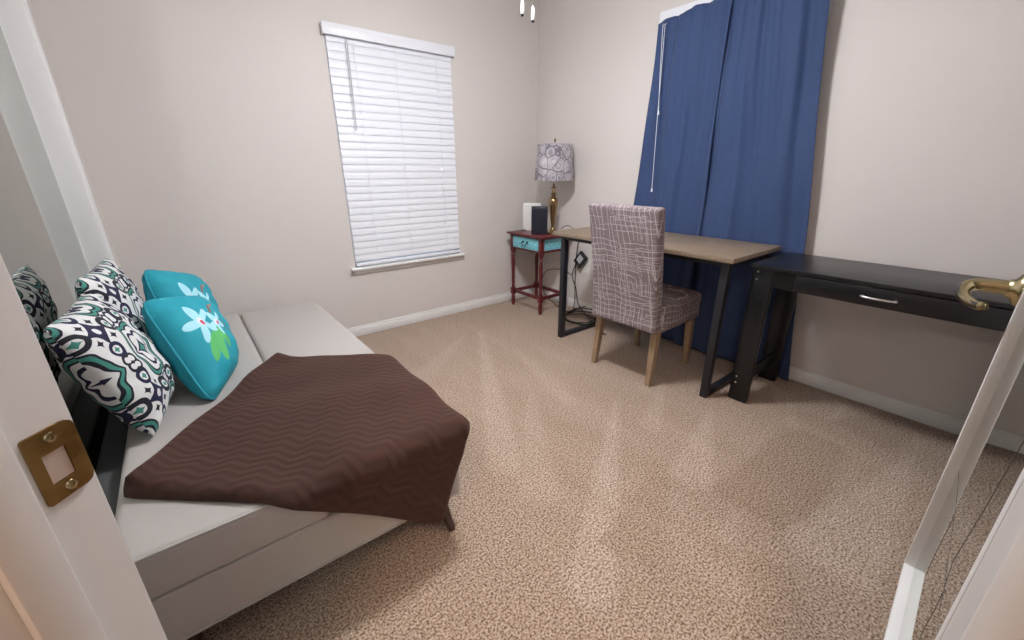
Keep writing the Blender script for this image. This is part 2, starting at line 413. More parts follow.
# closet casing: painted return of the opening
bm = BM(); box(bm, XM, XW+.012, CY1, CY1+.055, 0, CZ, bev=.004); box(bm, XM-.02, XW+.004, CY1-.012, CY1+.01, 0, CZ, bev=.002)
box(bm, XM, XW+.012, CY0, CY1, CZ-.02, CZ+.05, bev=.004); box(bm, XM, XW+.012, CY0-.05, CY0, 0, CZ, bev=.003)
struct(obj('trim_closet', bm, M_trim, smooth=True), 'white painted casing around the mirrored closet', 'trim')
for k, (a, b, xx) in enumerate(((1.16, CY1-.012, XM), (CY0, 1.20, XM+.022))):
    d = struct(thing('door_%d' % (k+2), ('mirrored sliding closet door nearest the far wall', 'mirrored sliding closet door nearest the entry')[k], 'closet door', (xx, (a+b)/2, 0)))
    hw = (b-a)/2
    bm = BM(); box(bm, -.006, 0, -hw+.004, hw-.004, .03, CZ-.03); obj('mirror_panel', bm, M_mirror, d)
    bm = BM()
    box(bm, -.008, .002 if k == 0 else .004, -hw, -hw+.012, .02, CZ-.022); box(bm, -.008, .002, hw-.008, hw, .02, CZ-.022)
    box(bm, -.008, .004, -hw, hw, .02, .045); box(bm, -.008, .004, -hw, hw, CZ-.045, CZ-.022); obj('door_frame', bm, M_trim, d)

# door jamb with stops and casing
bm = BM()
JT = .02
for side in (0, 1):
    a, b = (-JT, 0) if side == 0 else (OPEN, OPEN+JT)
    box(bm, a, b, -.13, 0, 0, 2.05, bev=.002, M=MD)
    s0, s1 = (0, .009) if side == 0 else (OPEN-.011, OPEN)
    d0 = -.0475 if side == 0 else -.019
    box(bm, s0, s1, d0-.036, d0, 0, 2.04, bev=.003, M=MD)
    c0, c1 = (-.065, -.006) if side == 0 else (OPEN+.006, OPEN+.06)
    box(bm, c0, c1, -CAS, -.001, 0, 2.10, bev=.004, M=MD); box(bm, c0, c1, -.142, -.129, 0, 2.10, bev=.004, M=MD)
box(bm, -JT, OPEN+JT, -.13, 0, 2.03, 2.05, M=MD); box(bm, -.065, OPEN+.06, -CAS, -.001, 2.045, 2.10, bev=.004, M=MD)
jamb = struct(obj('trim_doorway', bm, M_trim, smooth=True), 'white painted door jamb and casing of the entry doorway', 'door frame')
# strike plate on the latch side jamb (child of the jamb)
bm = BM(); NS = 14; zc, hz = .943, .0315
def plate_outline():
    out = []
    w0, w1 = -.0400, -.002
    for (cx_, cz_, a0) in ((w1-.009, hz-.009, 0), (w0+.003, hz-.003, 90), (w0+.003, -hz+.003, 180), (w1-.009, -hz+.009, 270)):
        rr = .009 if a0 in (0, 270) else .003
        for k in range(5):
            a = radians(a0 + k*22.5); out.append((cx_+rr*cos(a), cz_+rr*sin(a)))
    return out
ol = plate_outline(); hole = []
for k in range(len(ol)):
    a = atan2(ol[k][1], ol[k][0]+.0245); hw, hh = .0100, .0135
    s = 1/max(abs(cos(a))/hw, abs(sin(a))/hh); hole.append((-.0245+s*cos(a), -.002+s*sin(a)))
def P3(p, off): return MD @ Vector((off + max(0, p[0]+.004)*-.35, p[0], zc+p[1]))
rings = [[bm.verts.new(P3(p, o)) for p in q] for q, o in ((ol, .0002), (ol, .0022), (hole, .0022), (hole, -.004))]
nn = len(ol)
for A, Bq in zip(rings, rings[1:]):
    for k in range(nn): bm.faces.new((A[k], A[(k+1) % nn], Bq[(k+1) % nn], Bq[k]))
sp_ = obj('strike_plate', bm, M_brassold, jamb); sp_['label'] = 'worn brass strike plate'
bm = BM(); box(bm, .0, .0012, -.0342, -.0148, zc-.0152, zc+.0112, M=MD); obj('latch_hole', bm, M_hole, sp_)
for dz in (-.0235, .0235):
    bm = BM(); lathe(bm, [(.0001, .0), (.0046, .0), (.0040, .0014), (.0018, .0016), (.0017, .0006), (.0001, .0006)], 16)
    bmesh.ops.transform(bm, matrix=MD @ Matrix.Translation((.0022, -.0215, zc+dz)) @ Matrix.Rotation(pi/2, 4, 'Y'), verts=bm.verts[:])
    obj('screw', bm, M_brass, sp_, smooth=True)

# ---------------------------------------------------------------- entry door, opened flat, with its mirror
DY = -.073; DX0, DX1 = .50, 1.272
DROT = radians(3.0)
door = struct(thing('door_1', 'white entry door opened flat against the near wall', 'door', (DX0, DY, 0), DROT))
W_ = DX1-DX0
bm = BM(); box(bm, 0, W_, -.035, 0, .012, 2.03, bev=.002); obj('slab', bm, M_trim, door)
bm = BM()
RX = W_-.036
def ycyl(prof): 
    lathe(bm, prof, 28); bmesh.ops.transform(bm, matrix=Matrix.Translation((RX, 0, .949)) @ Matrix.Rotation(-pi/2, 4, 'X'), verts=bm.verts[:])
ycyl([(.031, .0), (.033, .006), (.033, .022), (.030, .028), (.020, .033), (.0165, .040), (.0001, .040)])
hd = obj('lever_rose', bm, M_brass, door, smooth=True)
bm = BM()
pts = smoothpts([(RX, .010, .949), (RX, .045, .949), (RX-.001, .078, .948), (RX-.010, .092, .943), (RX-.030, .095, .934), (RX-.058, .088, .928), (RX-.088, .074, .926), (RX-.112, .064, .930)], 6)
tube(bm, pts, [.0155-.0002*i if i < 12 else max(.0082, .0130-.0002*(i-12)) for i in range(len(pts))], 16)
obj('lever_handle', bm, M_brass, door, smooth='all')
for hzz in (.20, 1.85):
    bm = BM(); tube(bm, [(-.004, -.004, hzz-.045), (-.004, -.004, hzz+.045)], .006, 12); box(bm, -.002, .0, -.033, -.003, hzz-.044, hzz+.044); obj('hinge', bm, M_brass, door)
bm = BM(); box(bm, W_-.0005, W_+.001, -.029, -.006, .92, .978, bev=.0004); obj('latch_plate', bm, M_brass, door)
# long mirror fixed to the door: frame, glass and hairline cracks
MX0, MX1, MZ0, MZ1 = .03, W_-.055, .255, 1.66
t = thing('door_mirror', 'long white framed mirror hanging on the open entry door', 'mirror', (DX0, DY, MZ0), DROT)
mh = MZ1-MZ0
bm = BM(); box(bm, MX0+.012, MX1-.012, .0005, .003, .012, mh-.012); obj('mirror_glass', bm, M_mirror, t)
bm = BM()
for a in ((MX0, MX0+.016, 0, mh), (MX1-.016, MX1, 0, mh), (MX0+.016, MX1-.016, 0, .016), (MX0+.016, MX1-.016, mh-.016, mh)):
    box(bm, a[0], a[1], .0, .0215, a[2], a[3], bev=.002)
obj('mirror_frame', bm, M_trim, t, smooth=True)
for P_ in (CRACKS):
    bm = BM(); tube(bm, [(a, .0032, b-MZ0) for a, b in P_], .00028, 5); o = obj('crack', bm, M_crack, t); o['label'] = 'hairline crack in the mirror glass'

# ---------------------------------------------------------------- windows with blinds
def window(idx, W, frame_mat):
    """window in local coordinates: x along the wall, y out of the room, z up; returns root"""
    x0, x1, z0, z1 = W; hw = (x1-x0)/2; r = thing('window_%d' % idx, '', 'window'); struct(r)
    bm = BM()
    for a in ((-hw, -hw+.04, z0, z1), (hw-.04, hw, z0, z1), (-hw+.04, hw-.04, z0, z0+.04), (-hw+.04, hw-.04, z1-.04, z1), (-hw+.04, hw-.04, (z0+z1)/2-.02, (z0+z1)/2+.02)):
        box(bm, a[0], a[1], .07, .11, a[2], a[3], bev=.003)
    obj('window_frame', bm, M_trim, r)
    bm = BM(); box(bm, -hw+.04, hw-.04, .088, .093, z0+.04, z1-.04); obj('pane', bm, M_glass, r)
    bm = BM()
    box(bm, -hw-.035, hw+.035, -.042, .07, z0-.018, z0+.002, bev=.005, seg=3); box(bm, -hw-.022, hw+.022, -.016, -.0005, z0-.048, z0-.018, bev=.004)
    obj('window_sill', bm, M_trim, r, smooth=True)
    return r
r = window(1, WN, M_trim); r.location = ((WN[0]+WN[1])/2, YN, 0); r['label'] = 'window in the far wall behind white blinds'
r = window(2, WE, M_trim); r.location = (XE, (WE[0]+WE[1])/2, 0); r.rotation_euler = (0, 0, -pi/2); r['label'] = 'window hidden behind the navy curtains'

def blind(label, hw, z0, z1, wand=True):
    t = thing('window_blind', label, 'blind')
    bm = BM(); vz = z1-.055
    box(bm, -hw-.018, hw+.018, -.040, -.030, vz, z1+.004, bev=.003); box(bm, -hw-.018, -hw-.010, -.032, -.001, vz, z1+.004, bev=.002); box(bm, hw+.010, hw+.018, -.032, -.001, vz, z1+.004, bev=.002)
    box(bm, -hw-.016, hw+.016, -.040, -.026, z1-.002, z1+.008, bev=.003)
    obj('valance', bm, M_blind, t, smooth=True)
    bm = BM(); n = 30; pitch = (vz+.02-(z0+.045))/n; ta = radians(80); h = .025
    for i in range(n):
        zc_ = z0+.045+pitch*(i+.5); j = random.uniform(-.02, .02); yc = -.008
        e = 0.0015*random.choice((0, 0, 1))
        prof = []
        for k in range(-2, 3):
            s = h*k/2; bow = .0022*(1-(k/2)**2)
            prof.append((yc - s*cos(ta+j) - bow*sin(ta+j), zc_ - s*sin(ta+j) + bow*cos(ta+j) ))
        top = [[bm.verts.new((sx*(hw-.003)+e, y_, z_)) for (y_, z_) in prof] for sx in (-1, 1)]
        bot = [[bm.verts.new((sx*(hw-.003)+e, y_+.0026, z_+.0008)) for (y_, z_) in prof] for sx in (-1, 1)]
        for k in range(4):
            bm.faces.new((top[0][k], top[0][k+1], top[1][k+1], top[1][k])); bm.faces.new((bot[0][k], bot[1][k], bot[1][k+1], bot[0][k+1]))
            for s_ in (0, 1): bm.faces.new((top[s_][k], bot[s_][k], bot[s_][k+1], top[s_][k+1]))
        for k in (0, 4): bm.faces.new((top[0][k], top[1][k], bot[1][k], bot[0][k]))
    obj('slats', bm, M_blind, t)
    bm = BM(); box(bm, -hw+.003, hw-.003, -.026, .014, z0+.012, z0+.032, bev=.004); obj('bottom_rail', bm, M_blind, t, smooth=True)
    for xx in (-hw*.62, 0, hw*.70):
        bm = BM(); tube(bm, [(xx, -.024, vz), (xx, -.029, z0+.03)], .0011, 6); obj('ladder_cord', bm, M_cord, t)
    if wand:
        bm = BM(); tube(bm, [(-hw+.12, -.034, vz), (-hw+.12, -.036, vz-.03), (-hw+.115, -.038, vz-.52)], [.002, .0035, .0035], 8); obj('tilt_wand', bm, M_cordgrey, t, smooth=True)
    return t
t = blind('white horizontal blind closed over the window in the far wall', .434, .517, 1.99); t.location = (1.3535, YN, 0)
t = blind('white horizontal blind mostly covered by the navy curtains', .445, .53, 2.072, False); t.location = (XE, 1.335, 0); t.rotation_euler = (0, 0, -pi/2)
# the lift cords pulled out over the curtain
for ya, yb, zb in ((1.722, 1.692, 1.497), (1.708, 1.680, 1.030)):
    bm = BM(); tube(bm, [(2.580, ya, 2.010), (2.530, ya, 1.985), (2.528, ya-.003, 1.93), (2.530, (ya+yb)/2, (1.93+zb)/2), (2.532, yb, zb+.02)], .0017, 6)
    o = obj('lift_cord', bm, M_cord, t); 
    o.matrix_parent_inverse = t.matrix_basis.inverted() if False else (Matrix.Translation((XE, 1.335, 0)) @ Matrix.Rotation(-pi/2, 4, 'Z')).inverted()
    bm = BM(); lathe(bm, [(.0015, .024), (.004, .020), (.0065, .0), (.0001, .0)], 12, (2.532, yb, zb)); o2 = obj('tassel', bm, M_cord, o, smooth=True)

# ---------------------------------------------------------------- curtains
def curtain(label, yt0, yt1, yb0, yb1, phase, nf, ztop, xo=0):
    bm = BM(); NU, NV = 150, 70
    g = []
    for j in range(NV+1):
        q = j/NV; z = .012 + (ztop(0)-.012)*q; row = []
        for i in range(NU+1):
            s = i/NU
            zz = .012 + (ztop(s)-.012)*q
            y = (yb0+(yt0-yb0)*q)*(1-s) + (yb1+(yt1-yb1)*q)*s
            amp = .013+.008*(1-q)
            fo = sin(2*pi*(nf*s+phase)+1.1*sin(4*s+2.2*q)) * .8 + .4*sin(2*pi*(nf*1.9*s+phase*2.1)+1.3*q) + .2*sin(2*pi*nf*4.1*s+2*sin(4*q))*q
            xc = 2.582 + xo - .030*max(0, (q-.55)/.45)**1.2
            if zz > 1.93: xc -= .0
            row.append(bm.verts.new((xc - amp*.9*fo + .004*sin(9*zz+4*s), y + .006*sin(5*zz+9*s), zz)))
        g.append(row)
    for j in range(NV):
        for i in range(NU): bm.faces.new((g[j][i], g[j][i+1], g[j+1][i+1], g[j+1][i]))
    o = obj('curtain', bm, M_curt, smooth='all'); md = o.modifiers.new('thick', 'SOLIDIFY'); md.thickness = .0025
    tag(o, label, 'curtain', 'navy curtains'); return o
curtain('navy curtain panel on the left, behind the wooden desk', 1.325, 1.765, 1.325, 1.900, .1, 2.3, lambda s: 2.008+.052*(1-s)+.006*sin(17*s) )
curtain('navy curtain panel on the right, reaching behind the black desk',   .900, 1.362, .662, 1.362, .45, 2.6, lambda s: 2.20-.13*s, -.013)

# ---------------------------------------------------------------- wooden desk with black metal legs
t = thing('writing_desk', 'grey oak topped desk with black metal legs in front of the navy curtains', 'desk', (2.27, 1.45, 0))
X0, X1, Y0, Y1 = -.29, .268, -.612, .602
bm = BM(); box(bm, X0, X1, Y0, Y1, .752, .777, bev=.003); obj('desktop', bm, M_desk, t, smooth=True)
bm = BM()
for yy in (Y0+.055, Y1-.08): box(bm, X0+.05, X1-.03, yy, yy+.025, .725, .752)
for xx in (X0+.055, X1-.06): box(bm, xx, xx+.025, Y0+.08, Y1-.08, .722, .752)
obj('apron_frame', bm, M_bmetal, t)
for yc in (Y0+.055, Y1-.055):
    bm = BM(); k = .026; xa, xb = X0+.048, X1-.03; tk = .019
    box(bm, xa, xa+k*1.6, yc-tk, yc+tk, 0, .750, bev=.003); box(bm, xb-k*1.6, xb, yc-tk, yc+tk, 0, .750, bev=.003)
    box(bm, xa+k*1.6, xb-k*1.6, yc-tk, yc+tk, .0, .030, bev=.003); box(bm, xa+k*1.6, xb-k*1.6, yc-tk, yc+tk, .722, .750, bev=.003)
    obj('leg_frame', bm, M_bmetal, t, smooth=True)

# ---------------------------------------------------------------- black desk with drawer
t = thing('console_desk', 'black laminate desk with one drawer against the right wall', 'desk', (2.35, .37, 0))
X0, X1, Y0, Y1 = -.25, .212, -.505, .442; ZT = .745
bm = BM(); box(bm, X0, X1, Y0, Y1-.004, ZT-.018, ZT, bev=.003); obj('desktop', bm, M_blackwood, t, smooth=True)
bm = BM(); box(bm, X0+.016, X0+.032, Y0+.02, Y1-.10, ZT-.10, ZT-.019, bev=.002); box(bm, X1-.03, X1-.014, Y0+.02, Y1-.1, ZT-.10, ZT-.019); box(bm, X0+.04, X1-.03, Y0+.03, Y0+.045, ZT-.1, ZT-.019); box(bm, X0+.04, X1-.03, Y1-.125, Y1-.11, ZT-.1, ZT-.019)
box(bm, X0+.034, X1-.035, Y0+.06, Y1-.14, ZT-.098, ZT-.088); obj('apron', bm, M_blackwood, t)
bm = BM(); box(bm, X0-.001, X0+.0155, -.40, .24, ZT-.097, ZT-.021, bev=.0025); dr = obj('drawer_front', bm, M_blackwood, t, smooth=True)
bm = BM(); hy0, hy1 = -.112, .002; zz = ZT-.058
tube(bm, smoothpts([(X0, hy0+.006, zz), (X0-.016, hy0+.002, zz), (X0-.024, hy0+.02, zz), (X0-.028, (hy0+hy1)/2, zz), (X0-.024, hy1-.02, zz), (X0-.016, hy1-.002, zz), (X0, hy1-.006, zz)], 5), .0045, 10)
obj('drawer_handle', bm, M_steel, dr, smooth='all')
for yy, xx in ((Y1-.052, X0+.034), (Y1-.052, X1-.05), (Y0+.052, X0+.034), (Y0+.052, X1-.05)):
    bm = BM(); hw = .046
    box(bm, xx, xx+.032, yy-hw, yy+hw, 0.004, ZT-.019, bev=.004, seg=2)
    lg = obj('leg', bm, M_blackwood, t, smooth=True)
    if xx < 0 and yy > 0:
        for dy_, zc_ in ((.022, .705), (.022, .668), (.022, .140), (.022, .105)):
            bm = BM(); lathe(bm, [(.0001, 0), (.0052, 0), (.0045, .0015), (.0001, .0018)], 14); bmesh.ops.transform(bm, matrix=Matrix.Translation((xx+.0002, yy+dy_-.0, zc_)) @ Matrix.Rotation(-pi/2, 4, 'Y'), verts=bm.verts[:])
            obj('screw_cap', bm, M_steel, lg, smooth=True)
bm = BM(); box(bm, X0+.042, X1-.05, Y1-.062, Y1-.046, .10, .17, bev=.002); obj('stretcher', bm, M_blackwood, t); bm = BM(); box(bm, X0+.042, X1-.05, Y0+.046, Y0+.062, .10, .17, bev=.002); obj('stretcher', bm, M_blackwood, t)

# ---------------------------------------------------------------- parsons chair
t = thing('dining_chair', 'high backed chair in a grey crosshatched slipcover pulled up to the desk', 'chair', (1.98, 1.355, 0), radians(1))
def soft(bm, fn, NU, NV):
    g = [[bm.verts.new(fn(i/NU, j/NV)) for i in range(NU+1)] for j in range(NV+1)]
    for j in range(NV):
        for i in range(NU): bm.faces.new((g[j][i], g[j][i+1], g[j+1][i+1], g[j+1][i]))
    return g
# backrest: section (rounded rectangle) swept up and leaning back
def ring(cx_, hx, hy, r, z, n=6, bow=0.):
    out = []
    for (sx, sy, a0) in ((1, 1, 0), (-1, 1, 90), (-1, -1, 180), (1, -1, 270)):
        for k in range(n+1):
            a = radians(a0+90*k/n); px_, py_ = sx*(hx-r)+r*cos(a), sy*(hy-r)+r*sin(a)
            out.append(Vector((cx_+px_ - bow*(1-(py_/hy)**2), py_, z)))
    return out
def loft(bm, secs, cap=True):
    prev = None; R_ = []
    for s in secs:
        q = [bm.verts.new(p) for p in s]; R_.append(q)
        if prev:
            n = len(q)
            for k in range(n): bm.faces.new((prev[k], prev[(k+1) % n], q[(k+1) % n], q[k]))
        prev = q
    if cap: bm.faces.new(R_[0][::-1]); bm.faces.new(R_[-1])
bm = BM(); secs = []
for i in range(41):
    q = i/40; z = .335+.645*q; cxx = -.075 - .095*max(0, q-.12)**1.25*1.12; hx = .042 - .012*q; hy = .214 + .010*q - .004*sin(pi*q)
    if q < .06: hy += .004*(1-q/.06)
    secs.append(ring(cxx, hx, hy, .02, z + .0*q, 6, .010*sin(pi*min(1, q*1.1))))
for k in range(1, 7):
    a = k*15; f = cos(radians(a)); z = .98+.018*sin(radians(a)); secs.append(ring(-.075-.095*.88**1.25*1.12, .018+.012*f, .212+.012*f, .016, z, 6, 0))
loft(bm, secs); obj('backrest', bm, M_slip, t, smooth='all')
bm = BM(); secs = []
for k, (z, gx) in enumerate(((.325, .000), (.34, .002), (.39, .0), (.44, .002), (.462, .0), (.474, -.006), (.481, -.018), (.485, -.04), (.488, -.09))):
    secs.append(ring(.175, .218+gx, .217+gx, .03+.0*k, z, 6))
loft(bm, secs); obj('seat', bm, M_slip, t, smooth='all')
bm = BM(); box(bm, -.02, .37, -.19, .19, .300, .326); obj('seat_frame', bm, M_chairwood, t)
for sx, sy in ((0, 1), (0, -1), (1, 1), (1, -1)):
    bm = BM()
    if sx == 0: secs = [(-.072, sy*.198, .0, .015, .015), (-.060, sy*.196, .12, .018, .018), (-.048, sy*.193, .25, .021, .020), (-.042, sy*.190, .334, .022, .021)]
    else: secs = [(.372, sy*.183, .0, .014, .014), (.362, sy*.182, .16, .018, .018), (.352, sy*.180, .324, .021, .021)]
    sq_leg(bm, secs); bmesh.ops.bevel(bm, geom=[e for e in bm.edges], offset=.002, segments=1, affect='EDGES'); obj('leg', bm, M_chairwood, t)

# ---------------------------------------------------------------- side table
t = thing('side_table', 'small mahogany red side table with an aqua drawer in the far corner', 'table', (2.405, 2.655, 0))
HX, HY, ZT = .155, .198, .668
bm = BM(); box(bm, -HX-.028, HX+.028, -HY-.028, HY+.028, ZT-.018, ZT, bev=.006, seg=3); obj('table_top', bm, M_red, t, smooth=True)
LG = [(.0165, 0), (.0165, .004), (.0145, .05), (.019, .062), (.019, .135)]
for sx in (-1, 1):
    for sy in (-1, 1):
        bm = BM(); c_ = (sx*(HX-.014), sy*(HY-.014))
        box(bm, c_[0]-.018, c_[0]+.018, c_[1]-.018, c_[1]+.018, .50, ZT-.018, bev=.002)
        box(bm, c_[0]-.019, c_[0]+.019, c_[1]-.019, c_[1]+.019, .105, .165, bev=.003)
        lathe(bm, [(.011, .165), (.016, .175), (.012, .19), (.015, .30), (.017, .40), (.012, .455), (.018, .465), (.012, .478), (.017, .492), (.017, .50)], 16, (c_[0], c_[1], 0))
        lathe(bm, [(.013, .0), (.0155, .02), (.0175, .085), (.011, .095), (.015, .105)], 16, (c_[0], c_[1], 0))
        obj('leg', bm, M_red, t, smooth=True)
bm = BM()
for s in (-1, 1):
    box(bm, -HX+.018, HX-.018, s*(HY-.022)-.009, s*(HY-.022)+.009, .122, .15, bev=.003); box(bm, s*(HX-.022)-.009, s*(HX-.022)+.009, -HY+.018, HY-.018, .122, .15, bev=.003)
obj('stretcher', bm, M_red, t, smooth=True)
bm = BM(); box(bm, HX-.016, HX-.006, -HY+.018, HY-.018, .535, ZT-.018)
for s in (-1, 1):
    box(bm, -HX+.018, HX-.018, s*(HY-.011)-.004, s*(HY-.011)+.004, .525, .545); box(bm, -HX+.018, HX-.018, s*(HY-.011)-.004, s*(HY-.011)+.004, .635, .65)
box(bm, -HX+.004, -HX+.012, -HY+.018, HY-.018, .525, .540); box(bm, -HX+.004, -HX+.012, -HY+.018, HY-.018, .637, .65)
obj('apron', bm, M_red, t)
for s in (-1, 1):
    bm = BM(); box(bm, -HX+.018, HX-.018, s*(HY-.012)-.003, s*(HY-.012)+.003, .545, .635); o = obj('side_panel', bm, M_teal, t); o['label'] = 'aqua side panel'
bm = BM(); box(bm, -HX-.002, -HX+.010, -HY+.022, HY-.022, .542, .635, bev=.003); dr = obj('drawer', bm, M_teal, t, smooth=True); dr['label'] = 'aqua drawer with pale tracery'
bm = BM()
for s in (-1, 1): lathe(bm, [(.0001, .0), (.010, .0), (.008, .004), (.0045, .007), (.0045, .014), (.0001, .015)], 14, (0, 0, 0)); bmesh.ops.transform(bm, matrix=Matrix.Translation((-HX-.002, s*.027, .600)) @ Matrix.Rotation(-pi/2, 4, 'Y'), verts=bm.verts[-14*6:])
tube(bm, smoothpts([(-HX-.014, -.027, .600), (-HX-.020, -.030, .588), (-HX-.020, -.018, .574), (-HX-.020, 0, .570), (-HX-.020, .018, .574), (-HX-.020, .030, .588), (-HX-.014, .027, .600)], 5), .0035, 8)
obj('drawer_handle', bm, M_black, dr, smooth='all')

# ---------------------------------------------------------------- table lamp
t = thing('table_lamp', 'brass table lamp with a grey leaf print shade on the side table', 'lamp', (2.455, 2.545, .668))
bm = BM(); lathe(bm, [(.0001, 0), (.062, 0), (.064, .006), (.060, .012), (.050, .016), (.034, .024), (.022, .034), (.018, .046), (.0001, .046)], 40); obj('base', bm, M_lampbrass, t, smooth=True)
bm = BM(); lathe(bm, [(.018, .044), (.015, .06), (.020, .10), (.029, .17), (.036, .235), (.038, .262), (.032, .282), (.020, .292), (.016, .300), (.023, .309), (.024, .316), (.015, .325), (.012, .345), (.010, .36), (.026, .366), (.026, .370), (.009, .374), (.009, .40)], 40); obj('column', bm, M_lampbrass, t, smooth=True)
bm = BM(); ro0, ro1 = .158, .138; zb, zt = .423, .692
n = 48; R_ = []
for (r_, z_) in ((ro0, zb), (ro1, zt), (ro1-.003, zt), (ro0-.003, zb)):
    R_.append([bm.verts.new((r_*cos(2*pi*k/n), r_*sin(2*pi*k/n), z_)) for k in range(n)])
for a in range(4):
    for k in range(n): bm.faces.new((R_[a][k], R_[a][(k+1) % n], R_[(a+1) % 4][(k+1) % n], R_[(a+1) % 4][k]))
sh = obj('lamp_shade', bm, M_shade, t, smooth=True); sh['label'] = 'drum shade printed with grey leaves'
bm = BM(); tube(bm, [(0, 0, .40), (0, 0, .712)], .003, 8)
for k in range(3): tube(bm, [(0, 0, zt-.012), ((ro1-.004)*cos(2.1*k), (ro1-.004)*sin(2.1*k), zt-.004)], .002, 6)
obj('harp', bm, M_lampbrass, t)
bm = BM(); lathe(bm, [(.0001, 0), (.007, .001), (.004, .008), (.009, .018), (.006, .028), (.0001, .032)], 16, (0, 0, .706)); obj('finial', bm, M_lampbrass, t, smooth=True)
bm = BM(); lathe(bm, [(.012, .40), (.014, .41), (.014, .44), (.010, .455), (.026, .50), (.029, .53), (.020, .56), (.0001, .566)], 20); obj('bulb', bm, M_white, t, smooth=True)
bm = BM(); tube(bm, smoothpts([(.055, -.02, .012), (.080, -.045, .045), (.105, -.075, .062), (.125, -.10, .045), (.140, -.128, .020), (.150, -.150, -.06)], 6), .0028, 8); obj('power_cord', bm, M_black, t, smooth='all')

# white and navy boxes beside the lamp
t = thing('upright_box', 'white upright plastic box at the back of the side table', 'box', (2.455, 2.810, .6682), radians(-38))
bm = BM(); box(bm, -.082, .082, -.024, .024, 0, .232, bev=.014, seg=4); obj('casing', bm, M_white, t, smooth=True)
bm = BM(); box(bm, -.05, .05, -.028, .028, 0, .006); obj('foot', bm, M_white, t)
t = thing('upright_box', 'dark navy upright box between the white box and the lamp', 'box', (2.335, 2.578, .6682), radians(-48))
bm = BM(); box(bm, -.066, .066, -.020, .020, 0, .224, bev=.006, seg=3); obj('casing', bm, M_navy, t, smooth=True)
bm = BM(); box(bm, -.058, .058, -.0225, -.0195, .012, .212, bev=.002); obj('front_panel', bm, M_navy, t)

# ---------------------------------------------------------------- outlet, adapter and cables behind the desk
t = thing('wall_outlet', 'white wall outlet low on the right wall beside the coiled cables', 'outlet', (XE, 2.30, .40))
bm = BM(); box(bm, -.006, -.0005, -.037, .037, -.06, .06, bev=.002); obj('cover_plate', bm, M_white, t)
for s in (-1, 1): bm = BM(); box(bm, -.008, -.004, -.017, .017, s*.026-.015, s*.026+.015, bev=.003); obj('socket', bm, M_white, t)
t = thing('power_adapter', 'tilted black square adapter with a grey centre hanging below the desk edge', 'adapter', (2.60, 2.342, .455), 0)
t.rotation_euler = (radians(38), 0, 0)
bm = BM(); box(bm, -.014, .014, -.045, .045, -.060, .060, bev=.004); obj('casing', bm, M_black, t, smooth=True)
bm = BM(); box(bm, -.0155, -.0135, -.026, .026, -.026, .040, bev=.001); o = obj('sticker', bm, M_cordgrey, t); o['label'] = 'grey printed sticker'
def cable(label, pts, r, n=8, grp='cables under the desk'):
    bm = BM(); tube(bm, smoothpts(pts, n), r, 8); o = obj('cable', bm, M_black, smooth='all'); tag(o, label, 'cable', grp); return o
coil = []
for k in range(64):
    a = k*2*pi/16; rr = .13 + .016*sin(k*.7) + .008*(k/16)
    coil.append((2.40+rr*.85*cos(a)+.008*sin(k), 2.13+rr*cos(a+pi/2)*1.0, .008+.0115*(k/16)+.012*(k/16)*max(0, sin(a*1.0+1.2))))
cable('black cable coiled in loops on the carpet under the desk', coil, .0045, 3)
cable('black cable hanging from the adapter down to the coil', [(2.607, 2.40, .41), (2.600, 2.43, .30), (2.58, 2.36, .20), (2.50, 2.25, .10), (2.42, 2.06, .045), (2.36, 1.92, .012), (2.32, 1.80, .008)], .0042)
cable('thin black cable hanging straight behind the side table leg', [(2.618, 2.385, .64), (2.610, 2.400, .50), (2.600, 2.395, .30), (2.570, 2.36, .12), (2.52, 2.33, .012), (2.44, 2.32, .008)], .0036)
cable('black cable arching up from the coil beside the chair', [(2.34, 2.02, .012), (2.44, 1.98, .06), (2.52, 1.95, .20), (2.53, 1.97, .33), (2.54, 2.01, .40)], .0040)
cable('black cable looping out between the side table legs', [(2.60, 2.44, .30), (2.55, 2.50, .345), (2.48, 2.62, .33), (2.45, 2.66, .22), (2.47, 2.62, .10), (2.52, 2.52, .012), (2.50, 2.40, .008)], .0036)

